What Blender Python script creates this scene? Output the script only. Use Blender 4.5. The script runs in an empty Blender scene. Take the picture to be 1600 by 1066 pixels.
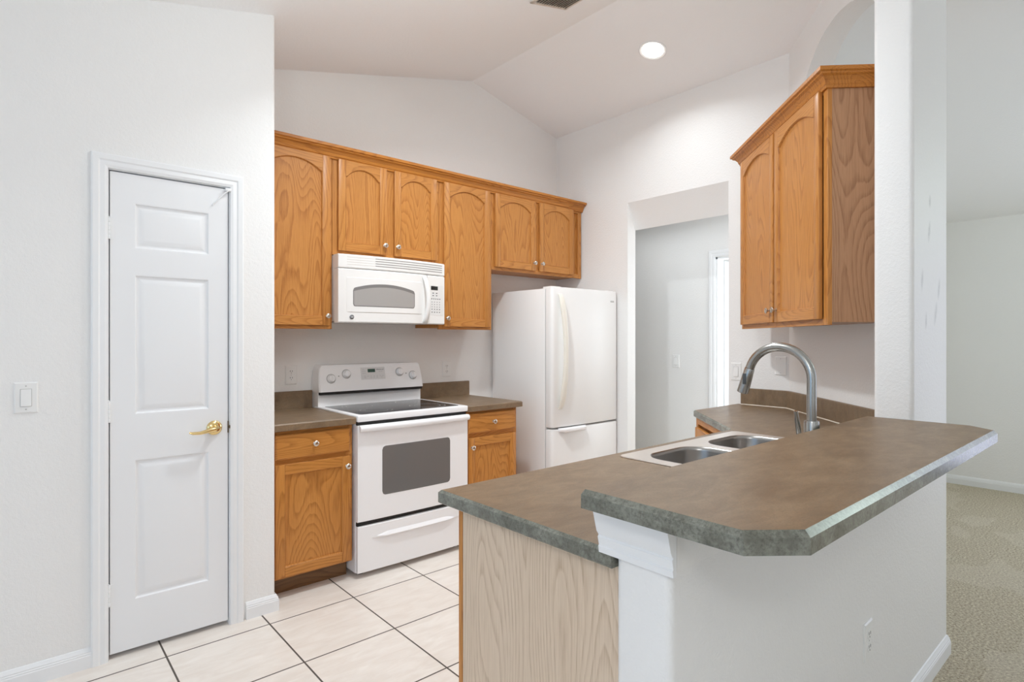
import bpy, bmesh, math, random
from mathutils import Vector, Matrix
S = bpy.context.scene
COL = S.collection
PI = math.pi
R = math.radians
# ------------------------------------------------------------------ camera, world, light, exposure
CAM_H, CAM_TH, F_PX = 1.3404, 41.1826, 895.9
cd = bpy.data.cameras.new('camera'); cam = bpy.data.objects.new('camera', cd); COL.objects.link(cam)
cam.location = (0, 0, CAM_H); cam.rotation_euler = (R(90), 0, -R(CAM_TH))
cd.sensor_width = 36.0; cd.lens = F_PX/1600*36; cd.shift_y = -3.58/1600; cd.clip_start = .05
S.camera = cam
S.view_settings.view_transform = 'Standard'; S.view_settings.look = 'None'
S.view_settings.exposure = 0.0; S.view_settings.gamma = 1.0; S.view_settings.use_curve_mapping = False
S.cycles.use_denoising = True
S.cycles.max_bounces = 14; S.cycles.diffuse_bounces = 10; S.cycles.glossy_bounces = 4
S.cycles.sample_clamp_indirect = 6.0
W = bpy.data.worlds.new('sky'); S.world = W; W.use_nodes = True
W.node_tree.nodes['Background'].inputs[0].default_value = (.80, .90, 1.0, 1)
W.node_tree.nodes['Background'].inputs[1].default_value = .15


def area(name, loc, size, power, color, direction, spread=180):
    l = bpy.data.lights.new(name, 'AREA'); l.shape = 'RECTANGLE'; l.size, l.size_y = size
    l.energy = power; l.color = color; l.spread = R(spread)
    o = bpy.data.objects.new(name, l); COL.objects.link(o); o.location = loc
    o.rotation_euler = Vector(direction).to_track_quat('-Z', 'Y').to_euler()
    return o


COOL = (.90, .955, 1.0)
# daylight through the windows of the dining nook, the wall behind the camera and the living room's glass door
area('daylight_nook', (-2.74, .55, 1.45), (2.5, 1.9), 25, (.45, .70, 1.0), (1, 0, 0))
area('daylight_rear', (-.75, -3.54, 1.35), (2.6, 2.1), 14, COOL, (0, 1, 0))
area('daylight_living', (6.54, -1.55, 1.25), (2.5, 2.1), 45, (.74, .79, 1.0), (-1, 0, 0))
area('fill_bedroom_side', (4.85, 1.48, 1.46), (.22, .7), 1.2, (.9, .95, 1.0), (0, 1, 0))  # added lamp that makes the fridge door's highlight, no window behind it
area('daylight_bedroom', (6.2, 2.2, 1.5), (1.2, 1.4), 42, (.82, .91, 1.0), (-1, 0, 0))
area('fill_hall_end', (4.15, 1.485, 1.35), (.62, 1.5), 5.2, (.93, .97, 1.0), (0, 1, 0))  # added lamp to light the hall evenly, no window at this end
WARM = (.90, .965, 1.0)
RIDGE_X, RIDGE_Z, SLOPE = 2.737, 3.368, .247


def ceil_z(x): return RIDGE_Z - SLOPE*abs(x-RIDGE_X)


# ------------------------------------------------------------------ materials
def mat(name, color, rough=.5, metal=0.0, spec=.5):
    m = bpy.data.materials.new(name); m.use_nodes = True
    b = m.node_tree.nodes['Principled BSDF']
    b.inputs['Base Color'].default_value = (*color, 1); b.inputs['Roughness'].default_value = rough
    b.inputs['Metallic'].default_value = metal; b.inputs['Specular IOR Level'].default_value = spec
    return m


def srgb(r, g, b):
    f = lambda c: (c/255/12.92 if c/255 <= .04045 else ((c/255+.055)/1.055)**2.4)
    return (f(r), f(g), f(b))


class NT:
    def __init__(s, m): s.t = m.node_tree; s.b = s.t.nodes['Principled BSDF']
    def n(s, typ, **kw):
        x = s.t.nodes.new(typ)
        for k, v in kw.items(): setattr(x, k, v)
        return x
    def l(s, a, b): s.t.links.new(a, b)
    def math(s, op, a, b=None, c=None):
        x = s.n('ShaderNodeMath', operation=op)
        for i, v in enumerate((a, b, c)):
            if v is None: continue
            if isinstance(v, (int, float)): x.inputs[i].default_value = v
            else: s.l(v, x.inputs[i])
        return x.outputs[0]
    def coords(s, scale=(1, 1, 1), rand=False, rot=(0, 0, 0)):
        tc = s.n('ShaderNodeTexCoord'); out = tc.outputs['Object']
        if rand:
            oi = s.n('ShaderNodeObjectInfo'); ad = s.n('ShaderNodeVectorMath', operation='ADD')
            sc = s.n('ShaderNodeVectorMath', operation='SCALE'); sc.inputs[3].default_value = 7.3
            cb = s.n('ShaderNodeCombineXYZ')
            for i in range(3): s.l(oi.outputs['Random'], cb.inputs[i])
            s.l(cb.outputs[0], sc.inputs[0]); s.l(out, ad.inputs[0]); s.l(sc.outputs[0], ad.inputs[1]); out = ad.outputs[0]
        mp = s.n('ShaderNodeMapping'); mp.inputs['Scale'].default_value = scale; mp.inputs['Rotation'].default_value = rot
        s.l(out, mp.inputs[0]); return mp.outputs[0]
    def noise(s, vec, scale, detail=2, rough=.5, dist=0):
        x = s.n('ShaderNodeTexNoise'); x.inputs['Scale'].default_value = scale; x.inputs['Detail'].default_value = detail
        x.inputs['Roughness'].default_value = rough; x.inputs['Distortion'].default_value = dist
        s.l(vec, x.inputs['Vector']); return x.outputs['Fac']
    def ramp(s, fac, stops):
        x = s.n('ShaderNodeValToRGB'); e = x.color_ramp.elements
        e[0].position, e[0].color = stops[0][0], (*stops[0][1], 1); e[1].position, e[1].color = stops[-1][0], (*stops[-1][1], 1)
        for p, c in stops[1:-1]:
            q = e.new(p); q.color = (*c, 1)
        s.l(fac, x.inputs[0]); return x.outputs[0]
    def mix(s, fac, a, b, mode='MIX'):
        x = s.n('ShaderNodeMix', data_type='RGBA', blend_type=mode)
        for i, v in ((0, fac), (6, a), (7, b)):
            if isinstance(v, (int, float)): x.inputs[i].default_value = v
            elif isinstance(v, tuple): x.inputs[i].default_value = (*v, 1)
            else: s.l(v, x.inputs[i])
        return x.outputs[2]
    def bump(s, h, strength, dist=.01):
        x = s.n('ShaderNodeBump'); x.inputs['Strength'].default_value = strength; x.inputs['Distance'].default_value = dist
        s.l(h, x.inputs['Height']); s.l(x.outputs[0], s.b.inputs['Normal'])


def wall_paint(name, color, rough=.55, bump=.27):
    m = mat(name, color, rough, 0, .35); t = NT(m); v = t.coords()
    h = t.math('ADD', t.math('MULTIPLY', t.noise(v, 210, 2, .5), .5), t.noise(v, 85, 3, .55))
    t.bump(h, bump, .006)
    return m


def oak(name, base, dark, light, horizontal=False, rough=.38, k=9.0, contrast=1.0):
    """cathedral figure from contours of a stretched noise field, plus fine pores"""
    m = mat(name, base, rough, 0, .4); t = NT(m)
    rot = (0, R(90), 0) if horizontal else (0, 0, 0)
    v = t.coords((1, 1, 1), True, rot)
    def sc(vec, s):
        mp = t.n('ShaderNodeMapping'); mp.inputs['Scale'].default_value = s; t.l(vec, mp.inputs[0]); return mp.outputs[0]
    field = t.noise(sc(v, (4.6, 4.6, .75)), 1.0, 1.0, .4, .15)
    wob = t.noise(sc(v, (40, 40, 9)), 1.0, 2, .5)
    rings = t.math('FRACT', t.math('ADD', t.math('MULTIPLY', field, k*4.2), t.math('MULTIPLY', wob, .55)))
    saw = t.ramp(rings, [(0.0, (1, 1, 1)), (.10, (.75, .75, .75)), (.38, (.15, .15, .15)), (.9, (0, 0, 0)), (1.0, (.9, .9, .9))])
    pores = t.noise(sc(v, (330, 330, 11)), 1.0, 2, .6)
    porec = t.ramp(pores, [(.44, (0, 0, 0)), (.60, (1, 1, 1))])
    big = t.noise(sc(v, (5, 5, .9)), 1.3, 2)
    c = t.mix(big, base, light)
    c = t.mix(t.math('MULTIPLY', saw, .42*contrast), c, dark)
    c = t.mix(t.math('MULTIPLY', t.math('MULTIPLY', porec, t.math('ADD', t.math('MULTIPLY', saw, .7), .3)), .50*contrast), c, tuple(x*.8 for x in dark))
    t.l(c, t.b.inputs['Base Color'])
    t.bump(pores, .06, .002)
    return m


def laminate(name, a, b, c3, edge=False):
    m = mat(name, a, .36, 0, .5); t = NT(m); v = t.coords()
    mp = t.n('ShaderNodeMapping'); mp.inputs['Scale'].default_value = (1, 2.2, 1); mp.inputs['Rotation'].default_value = (0, 0, .35); t.l(v, mp.inputs[0]); v2 = v if edge else mp.outputs[0]
    n1 = t.noise(v2, 7.5, 7, .72, .4); n2 = t.noise(v2, 24, 6, .75); n3 = t.noise(v, 240 if not edge else 150, 3, .7)
    c = t.mix(t.ramp(n1, [(.36, (0, 0, 0)), (.64, (1, 1, 1))]), a, b)
    c = t.mix(t.math('MULTIPLY', t.ramp(n2, [(.44, (0, 0, 0)), (.70, (1, 1, 1))]), .75 if edge else .6), c, c3)
    c = t.mix(t.math('MULTIPLY', t.ramp(n3, [(.46, (0, 0, 0)), (.72, (1, 1, 1))]), .60 if edge else .36), c, tuple(x*.42 for x in a))
    t.l(c, t.b.inputs['Base Color'])
    t.l(t.math('ADD', t.math('MULTIPLY', n2, .10), .19 if edge else .37), t.b.inputs['Roughness'])
    return m


M = {}
M['wall'] = wall_paint('wall_paint', (.825, .82, .81), .47)
M['wall_scuffed'] = wall_paint('wall_paint_scuffed', (.825, .82, .81), .47); t = NT(M['wall_scuffed']); v = t.coords(); sx = t.n('ShaderNodeSeparateXYZ'); t.l(v, sx.inputs[0]); tot = None
for x_, z_, l_, w_, k_ in [(2.744, 1.885, 0.03, 0.008, 0.1), (2.735, 1.764, 0.05, 0.009, 0.25), (2.636, 1.565, 0.05, 0.008, 0.15), (2.88, 1.545, 0.05, 0.009, 0.3), (2.83, 1.443, 0.055, 0.01, 0.35), (2.69, 1.409, 0.04, 0.007, 0.1)]:      # scuff marks on the paint
    dx = t.math('SUBTRACT', t.math('SUBTRACT', sx.outputs[0], x_), t.math('MULTIPLY', t.math('SUBTRACT', sx.outputs[2], z_), k_))
    q = t.math('ADD', t.math('POWER', t.math('ABSOLUTE', t.math('DIVIDE', dx, w_*2.2)), 2), t.math('POWER', t.math('ABSOLUTE', t.math('DIVIDE', t.math('SUBTRACT', sx.outputs[2], z_), l_)), 2))
    q = t.math('MAXIMUM', t.math('SUBTRACT', 1.0, q), 0.0); tot = q if tot is None else t.math('MAXIMUM', tot, q)
t.l(t.mix(t.math('MULTIPLY', t.math('MULTIPLY', tot, t.noise(v, 60, 3)), .7), (.825, .82, .81), (.33, .33, .33)), t.b.inputs['Base Color'])
M['ceiling'] = wall_paint('ceiling_paint', (.90, .90, .905), .8, .2)
M['trim'] = mat('trim_white', (.82, .83, .84), .35)
M['door'] = mat('door_white', (.81, .82, .835), .4)
BASE, DARK, LIGHT = srgb(189, 126, 61), srgb(148, 84, 31), srgb(201, 141, 75)
M['oak'] = oak('oak_vertical', BASE, DARK, LIGHT)
M['oak_h'] = oak('oak_horizontal', BASE, DARK, LIGHT, True)
M['oak_low'] = oak('oak_base_vertical', srgb(190, 126, 58), srgb(142, 84, 30), srgb(202, 140, 72))
M['oak_low_h'] = oak('oak_base_horizontal', srgb(190, 126, 58), srgb(142, 84, 30), srgb(202, 140, 72), True)
M['oak_crown'] = oak('oak_crown', srgb(186, 118, 46), srgb(140, 78, 24), srgb(196, 130, 58), True)
M['oak_side'] = oak('oak_side_veneer', srgb(176, 132, 98), srgb(136, 92, 60), srgb(190, 148, 112))
M['oak_pale'] = oak('oak_pale_veneer', srgb(212, 191, 168), srgb(172, 142, 112), srgb(220, 202, 182), k=8, contrast=.8)
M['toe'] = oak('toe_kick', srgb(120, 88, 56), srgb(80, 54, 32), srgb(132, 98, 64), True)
M['lam'] = laminate('laminate_top', srgb(114, 92, 69), srgb(141, 118, 92), srgb(122, 107, 88))
M['lam_edge'] = laminate('laminate_edge', srgb(98, 98, 88), srgb(118, 119, 109), srgb(152, 154, 144), True)
M['white'] = mat('appliance_white', (.885, .885, .895), .28)
M['mw_white'] = mat('microwave_white', (.80, .785, .765), .3)
M['fridge'] = mat('fridge_white', (.84, .835, .825), .30)
t = NT(M['fridge']); t.bump(t.noise(t.coords(), 260, 2), .10, .003)
M['handle_white'] = mat('handle_white', (.82, .79, .71), .35)
M['grey_plastic'] = mat('grey_plastic', (.50, .50, .49), .4)
M['slot'] = mat('slot_grey', (.33, .315, .30), .5)
M['black'] = mat('black_gap', (.012, .012, .012), .5)
M['glass_black'] = mat('cooktop_glass', (.035, .035, .037), .12)
M['oven_glass'] = mat('oven_glass', (.16, .155, .15), .12)
M['mw_glass'] = mat('microwave_mesh_glass', (.36, .34, .325), .3)
M['display'] = mat('display_black', (.01, .012, .012), .15)
M['lcd'] = mat('display_green', (.03, .10, .09), .2)
M['ink'] = mat('grey_ink', (.10, .10, .105), .5)
M['ink_pale'] = mat('pale_ink', (.5, .5, .5), .5)
M['ink_pale2'] = mat('slot_pale', (.70, .67, .64), .5)
M['nickel'] = mat('brushed_nickel', (.62, .58, .52), .25, 1)
M['steel'] = mat('stainless_steel', (.40, .385, .37), .28, 1)
M['steel_rim'] = mat('stainless_rim', (.72, .66, .61), .36, .85)
M['faucet'] = mat('faucet_steel', (.40, .40, .385), .25, 1)
M['faucet_dark'] = mat('faucet_button', (.06, .065, .07), .4)
M['brass'] = mat('polished_brass', (.80, .60, .28), .16, 1)
M['plate'] = mat('plate_white', (.82, .82, .81), .4)
M['vent'] = mat('vent_metal', (.66, .60, .53), .5)
M['lens'] = mat('lamp_lens', (.9, .9, .9), .5)
_b = M['lens'].node_tree.nodes['Principled BSDF']; _b.inputs['Emission Color'].default_value = (1, .93, .84, 1); _b.inputs['Emission Strength'].default_value = 14

M['tile'] = mat('floor_tile', (.6, .55, .5), .42); t = NT(M['tile'])
v = t.coords(); sx = t.n('ShaderNodeSeparateXYZ'); t.l(v, sx.inputs[0])
def groove(o, off):
    f = t.math('FRACT', t.math('DIVIDE', t.math('SUBTRACT', o, off), .4215)); d = t.math('ABSOLUTE', t.math('SUBTRACT', f, .5))
    return t.math('GREATER_THAN', d, .5-.0085)
gr = t.math('MAXIMUM', groove(sx.outputs[0], .495-4.215), groove(sx.outputs[1], 2.775-8.43))
cell = t.n('ShaderNodeTexWhiteNoise', noise_dimensions='2D'); cv = t.n('ShaderNodeCombineXYZ')
t.l(t.math('FLOOR', t.math('DIVIDE', t.math('SUBTRACT', sx.outputs[0], .495), .4215)), cv.inputs[0]); t.l(t.math('FLOOR', t.math('DIVIDE', t.math('SUBTRACT', sx.outputs[1], 2.775), .4215)), cv.inputs[1])
t.l(cv.outputs[0], cell.inputs['Vector'])
mp = t.n('ShaderNodeMapping'); mp.inputs['Scale'].default_value = (4, 14, 1); mp.inputs['Rotation'].default_value = (0, 0, .5); t.l(v, mp.inputs[0])
n1 = t.noise(mp.outputs[0], 1.6, 5, .6, .6)
tc = t.mix(t.ramp(n1, [(.35, (0, 0, 0)), (.7, (1, 1, 1))]), srgb(226, 217, 208), srgb(238, 232, 225))
tc = t.mix(t.math('MULTIPLY', cell.outputs['Value'], .25), tc, srgb(220, 208, 197))
t.l(t.mix(gr, tc, srgb(84, 76, 68)), t.b.inputs['Base Color'])
t.l(t.math('ADD', t.math('MULTIPLY', gr, .4), .40), t.b.inputs['Roughness'])
t.bump(t.math('SUBTRACT', 1.0, gr), .35, .003)

M['carpet'] = mat('carpet_beige', (.4, .35, .28), .95, 0, .1); t = NT(M['carpet']); v = t.coords()
n1 = t.noise(v, 95, 5, .8); n2 = t.noise(v, 5, 3)
mp = t.n('ShaderNodeMapping'); mp.inputs['Scale'].default_value = (2.0, 3.4, 1); mp.inputs['Rotation'].default_value = (0, 0, .8); t.l(v, mp.inputs[0])
vo = t.n('ShaderNodeTexVoronoi'); vo.inputs['Scale'].default_value = 1.5; vo.distance = 'MANHATTAN'; t.l(mp.outputs[0], vo.inputs['Vector'])
sp = t.n('ShaderNodeSeparateColor'); t.l(vo.outputs['Color'], sp.inputs[0])
c = t.mix(t.ramp(n1, [(.36, (0, 0, 0)), (.66, (1, 1, 1))]), srgb(146, 127, 102), srgb(255, 249, 226))
c = t.mix(t.math('MULTIPLY', t.ramp(sp.outputs[0], [(.62, (0, 0, 0)), (.64, (1, 1, 1))]), .24), c, srgb(240, 232, 216))
c = t.mix(t.math('MULTIPLY', n2, .3), c, srgb(196, 178, 154))
t.l(c, t.b.inputs['Base Color']); t.bump(n1, .8, .012)


# ------------------------------------------------------------------ geometry helpers
class G:
    def __init__(s): s.m = bmesh.new()
    def face(s, pts, mi=0):
        f = s.m.faces.new([s.m.verts.new(p) for p in pts]); f.material_index = mi; return f
    def box(s, x0, x1, y0, y1, z0, z1, bev=0, seg=2, mi=0):
        g = bmesh.ops.create_cube(s.m, size=1, matrix=Matrix.Translation(((x0+x1)/2, (y0+y1)/2, (z0+z1)/2)) @ Matrix.Diagonal((x1-x0, y1-y0, z1-z0, 1)))
        vs = g['verts']; fs = {f for v in vs for f in v.link_faces}
        for f in fs: f.material_index = mi
        if bev:
            es = list({e for v in vs for e in v.link_edges})
            r = bmesh.ops.bevel(s.m, geom=es, offset=bev, segments=seg, affect='EDGES', profile=.5, clamp_overlap=True)
            for f in r['faces']: f.material_index = mi
        return s
    def rings(s, rings, closed=True, cap0=True, cap1=True, mi=0):
        vs = [[s.m.verts.new(p) for p in r] for r in rings]; n = len(vs[0])
        for a, b in zip(vs, vs[1:]):
            for i in range(n if closed else n-1):
                j = (i+1) % n
                try: f = s.m.faces.new((a[i], a[j], b[j], b[i])); f.material_index = mi
                except ValueError: pass
        for do, r in ((cap0, vs[0]), (cap1, vs[-1])):
            if do and n > 2:
                f = s.m.faces.new(r); f.material_index = mi
        return s
    def prism(s, pts, axis, a, b, mi=0):
        def P(u, w, h): return {'z': (u, w, h), 'x': (h, u, w), 'y': (u, h, w)}[axis]
        return s.rings([[P(u, w, h) for u, w in pts] for h in (a, b)], mi=mi)
    def tube(s, path, r, n=16, mi=0, sx=1.0):
        path = [Vector(p) for p in path]; rs = r if isinstance(r, (list, tuple)) else [r]*len(path)
        rings = []; up = None
        for i, p in enumerate(path):
            d = (path[min(i+1, len(path)-1)]-path[max(i-1, 0)]).normalized()
            if up is None:
                up = d.orthogonal().normalized()
            up = (up-d*up.dot(d)).normalized(); sd = d.cross(up)
            rings.append([p+(up*math.cos(2*PI*k/n)*sx+sd*math.sin(2*PI*k/n))*rs[i] for k in range(n)])
        return s.rings(rings, mi=mi)
    def lathe(s, prof, c, d, n=24, mi=0):
        c = Vector(c); d = Vector(d).normalized(); u = d.orthogonal().normalized(); w = d.cross(u)
        return s.rings([[c+d*h+(u*math.cos(2*PI*k/n)+w*math.sin(2*PI*k/n))*max(r, 1e-5) for k in range(n)] for r, h in prof], mi=mi)
    def fill(s, loops, mi=0):
        es = []
        for lp in loops:
            vs = [s.m.verts.new(p) for p in lp]
            es += [s.m.edges.new((vs[i], vs[(i+1) % len(vs)])) for i in range(len(vs))]
        r = bmesh.ops.triangle_fill(s.m, use_beauty=True, use_dissolve=False, edges=es)
        for f in r['geom']:
            if isinstance(f, bmesh.types.BMFace): f.material_index = mi
        return s
    def build(s, name, mats, parent=None, angle=35, smooth=True, weld=True):
        if weld: bmesh.ops.remove_doubles(s.m, verts=s.m.verts, dist=1e-5)
        bmesh.ops.recalc_face_normals(s.m, faces=s.m.faces)
        me = bpy.data.meshes.new(name); s.m.to_mesh(me); s.m.free()
        for x in (mats if isinstance(mats, (list, tuple)) else [mats]): me.materials.append(M[x] if isinstance(x, str) else x)
        if smooth:
            for p in me.polygons: p.use_smooth = True
            me.set_sharp_from_angle(angle=R(angle))
        o = bpy.data.objects.new(name, me); COL.objects.link(o)
        if parent: o.parent = parent
        return o


def tag(o, label=None, cat=None, group=None, kind=None):
    for k, v in (('label', label), ('category', cat), ('group', group), ('kind', kind)):
        if v: o[k] = v
    return o


def thing(name, label, cat, loc=(0, 0, 0), rz=0, group=None):
    o = bpy.data.objects.new(name, None); COL.objects.link(o); o.empty_display_size = .1
    o.location = loc; o.rotation_euler = (0, 0, rz)
    return tag(o, label, cat, group)


def struct(name, g, m, parent=None, **kw):
    o = g.build(name, m, parent, **kw)
    if not parent: o['kind'] = 'structure'
    return o


def offset_poly(pts, ds):
    """inset a counter-clockwise polygon; ds = distance per edge (edge i from i to i+1)"""
    n = len(pts); lines = []
    for i in range(n):
        (x0, y0), (x1, y1) = pts[i], pts[(i+1) % n]; L = math.hypot(x1-x0, y1-y0); nx, ny = -(y1-y0)/L, (x1-x0)/L
        lines.append(((x0+nx*ds[i], y0+ny*ds[i]), (x1-x0, y1-y0)))
    out = []
    for i in range(n):
        (p, d), (q, e) = lines[i-1], lines[i]; det = d[0]*e[1]-d[1]*e[0]
        if abs(det) < 1e-9: out.append(q); continue
        k = ((q[0]-p[0])*e[1]-(q[1]-p[1])*e[0])/det; out.append((p[0]+d[0]*k, p[1]+d[1]*k))
    return out


def slab(pts, z0, z1, ds, holes=(), mi_side=0, mi_top=0, bottom_bev=0, mi_bev=None):
    """worktop: polygon slab whose top edge is chamfered by ds[i] on edge i"""
    g = G(); m = max(ds); n = len(pts)
    top = offset_poly(pts, ds)
    b0 = offset_poly(pts, [d*bottom_bev for d in ds])
    lv = [(b0, z0), (pts, z0+m*bottom_bev), (pts, z1-m), (top, z1)] if bottom_bev else [(pts, z0), (pts, z1-m), (top, z1)]
    for k, ((pa, za), (pb, zb)) in enumerate(zip(lv, lv[1:])):
        mi = (mi_bev if mi_bev is not None else mi_side) if k == len(lv)-2 else mi_side
        g.rings([[(x, y, za) for x, y in pa], [(x, y, zb) for x, y in pb]], cap0=False, cap1=False, mi=mi)
    g.fill([[(x, y, z1) for x, y in top]]+[[(x, y, z1) for x, y in h] for h in holes], mi_top)
    g.fill([[(x, y, z0) for x, y in b0]]+[[(x, y, z0) for x, y in h] for h in holes], mi_side)
    for h in holes: g.rings([[(x, y, z0) for x, y in h], [(x, y, z1) for x, y in h]], cap0=False, cap1=False, mi=mi_top)
    return g


def rrect(x0, x1, y0, y1, r, n=6):
    out = []
    for cx, cy, a in ((x1-r, y0+r, -90), (x1-r, y1-r, 0), (x0+r, y1-r, 90), (x0+r, y0+r, 180)):
        out += [(cx+r*math.cos(R(a+90*k/n)), cy+r*math.sin(R(a+90*k/n))) for k in range(n+1)]
    return out


def text_mesh(txt, size, name, m, parent, loc, rot=(R(90), 0, 0), ext=.0004):
    cu = bpy.data.curves.new(name, 'FONT'); cu.body = txt; cu.size = size; cu.align_x = 'CENTER'; cu.align_y = 'CENTER'; cu.extrude = ext
    tmp = bpy.data.objects.new(name, cu); COL.objects.link(tmp)
    dg = bpy.context.evaluated_depsgraph_get(); me = bpy.data.meshes.new_from_object(tmp.evaluated_get(dg))
    bpy.data.objects.remove(tmp); bpy.data.curves.remove(cu)
    me.transform(Matrix.Translation(loc) @ Matrix.Rotation(rot[2], 4, 'Z') @ Matrix.Rotation(rot[0], 4, 'X'))
    me.materials.clear(); me.materials.append(M[m])
    o = bpy.data.objects.new(name, me); COL.objects.link(o); o.parent = parent; return o


# ------------------------------------------------------------------ the room shell
X_PW, Y_PW = .985, 2.9          # pantry wall: right end, front plane
Y_BW, X_RW = 3.603, 3.682       # stove wall, wall with the doorway
PONY_X0, PONY_Y0, PONY_Y1 = .940, .62, .752
COL_X0, COL_X1 = 2.52, 3.0
LEFT_X, REAR_Y, LIV_X = -2.8, -3.6, 6.58
g = G()
g.face([(LEFT_X-.1, REAR_Y-.1, 0), (PONY_X0, REAR_Y-.1, 0), (PONY_X0, .686, 0), (2.93, .686, 0), (3.732, 1.5, 0), (3.732, 3.7, 0), (LEFT_X-.1, 3.7, 0)])
struct('floor', g, 'tile', smooth=False)
g = G()
g.face([(PONY_X0, REAR_Y-.1, 0), (LIV_X+.1, REAR_Y-.1, 0), (LIV_X+.1, 4.4, 0), (3.732, 4.4, 0), (3.732, 1.5, 0), (2.93, .686, 0), (PONY_X0, .686, 0)])
struct('floor_carpet', g, 'carpet', smooth=False)
g = G()
g.prism([(LEFT_X-.1, ceil_z(LEFT_X-.1)), (RIDGE_X, RIDGE_Z), (LIV_X+.1, ceil_z(LIV_X+.1)), (LIV_X+.1, ceil_z(LIV_X+.1)+.12), (RIDGE_X, RIDGE_Z+.12), (LEFT_X-.1, ceil_z(LEFT_X-.1)+.12)], 'y', REAR_Y-.1, 3.75)
struct('ceiling', g, 'ceiling', smooth=False)


def gable(x0, x1, y0, y1, z0=0):
    """wall along x whose top follows the vaulted ceiling"""
    xs = [x0]+([RIDGE_X] if x0 < RIDGE_X < x1 else [])+[x1]
    return [(x0, z0), (x1, z0)]+[(x, ceil_z(x)+.01) for x in reversed(xs)]


g = G(); g.prism(gable(X_PW-.11, X_RW+.1, 0, 0), 'y', Y_BW, Y_BW+.1); struct('wall_back', g, 'wall', smooth=False)
# pantry wall with its door opening, and its return beside the counter
DX0, DX1, DZ = .303, .777, 2.05
g = G()
g.prism(gable(LEFT_X, DX0, 0, 0), 'y', Y_PW, Y_PW+.11)
bev = [(DX1, Y_PW), (X_PW-.018, Y_PW)]+[(X_PW-.018+.018*math.sin(R(a)), Y_PW+.018-.018*math.cos(R(a))) for a in (15, 30, 45, 60, 75, 90)]+[(X_PW, Y_PW+.11), (DX1, Y_PW+.11)]
vb, vt = [], []
for (x, y) in bev: vb.append((x, y, 0)); vt.append((x, y, ceil_z(x)+.01))
g.rings([vb, vt])
g.prism(gable(DX0, DX1, 0, 0, DZ), 'y', Y_PW, Y_PW+.11)
struct('wall_pantry', g, 'wall')
g = G(); vb = [(X_PW-.11, Y_PW+.11), (X_PW, Y_PW+.11), (X_PW, Y_BW), (X_PW-.11, Y_BW)]
g.rings([[(x, y, 0) for x, y in vb], [(x, y, ceil_z(x)+.01) for x, y in vb]]); struct('wall_pantry_side', g, 'wall', smooth=False)
# wall with the doorway into the hall (its head slopes down towards the hall)
OA, OB, OZ, OZ2 = 1.968, 2.817, 2.417, 2.212
zt = ceil_z(X_RW)+.01; zt2 = ceil_z(X_RW+.1)+.01
g = G()
for a, b in ((1.564, OA), (OB, Y_BW+.1)):
    g.prism([(X_RW, 0), (X_RW+.1, 0), (X_RW+.1, zt2), (X_RW, zt)], 'y', a, b)
g.prism([(X_RW, OZ), (X_RW+.1, OZ2), (X_RW+.1, zt2), (X_RW, zt)], 'y', OA, OB)
struct('wall_right', g, 'wall', smooth=False)
# angled corner wall with an arched opening above the cabinet; local s along the wall, t outward
AC = Vector((X_RW, 1.564, 0)); A_ANG = R(225); UX = Vector((math.cos(A_ANG), math.sin(A_ANG), 0)); UT = Vector((-UX.y, UX.x, 0))   # UT points to the living room
AL = (X_RW-2.87)*math.sqrt(2)
def AP(s, tt, z): return AC+UX*s+UT*tt+Vector((0, 0, z))
g = G(); zl = lambda s, tt: ceil_z(AP(s, tt, 0).x)+.01
cs, hw, zs = .61, .49, 2.55
arch = [(cs-hw*math.cos(PI*k/64), zs+hw*math.sin(PI*k/64)) for k in range(65)]
def strip(a, b):    # solid between two (s, z0) columns reaching the ceiling
    g.rings([[AP(a[0], q, a[1]) for q in (0, .13)]+[AP(b[0], q, b[1]) for q in (.13, 0)], [AP(a[0], q, zl(a[0], q)) for q in (0, .13)]+[AP(b[0], q, zl(b[0], q)) for q in (.13, 0)]])
strip((-.0, 0), (cs-hw, 0)); strip((cs+hw, 0), (AL, 0))
g.rings([[AP(cs-hw, 0, 0), AP(cs+hw, 0, 0), AP(cs+hw, .13, 0), AP(cs-hw, .13, 0)], [AP(cs-hw, 0, 2.40), AP(cs+hw, 0, 2.40), AP(cs+hw, .13, 2.40), AP(cs-hw, .13, 2.40)]])
for a, b in zip(arch, arch[1:]):
    g.rings([[AP(a[0], 0, a[1]), AP(b[0], 0, b[1]), AP(b[0], .13, b[1]), AP(a[0], .13, a[1])], [AP(a[0], 0, zl(a[0], 0)), AP(b[0], 0, zl(b[0], 0)), AP(b[0], .13, zl(b[0], .13)), AP(a[0], .13, zl(a[0], .13))]], cap0=True)
struct('wall_corner', g, 'wall', smooth=False)
# half wall under the bar, and the full-height stub of wall at its end
def stub(x0, x1, y0, y1, r):
    c = [(x0+r-r*math.sin(R(a)), y0+r-r*math.cos(R(a))) for a in (0, 15, 30, 45, 60, 75, 90)]
    d = [(x0+r-r*math.cos(R(a)), y1-r+r*math.sin(R(a))) for a in (0, 30, 60, 90)]
    return [(x1, y0)]+c+d+[(x1, y1)]
p = stub(PONY_X0, COL_X1, PONY_Y0, PONY_Y1, .018)
g = G(); g.rings([[(x, y, 0) for x, y in p], [(x, y, 1.0) for x, y in p]]); struct('wall_half', g, 'wall')
p = stub(COL_X0, COL_X1, PONY_Y0, PONY_Y1, .018)
g = G(); g.rings([[(x, y, 1.0) for x, y in p], [(x, y, ceil_z(x)+.01) for x, y in p]]); struct('wall_column', g, 'wall_scuffed')
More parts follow.
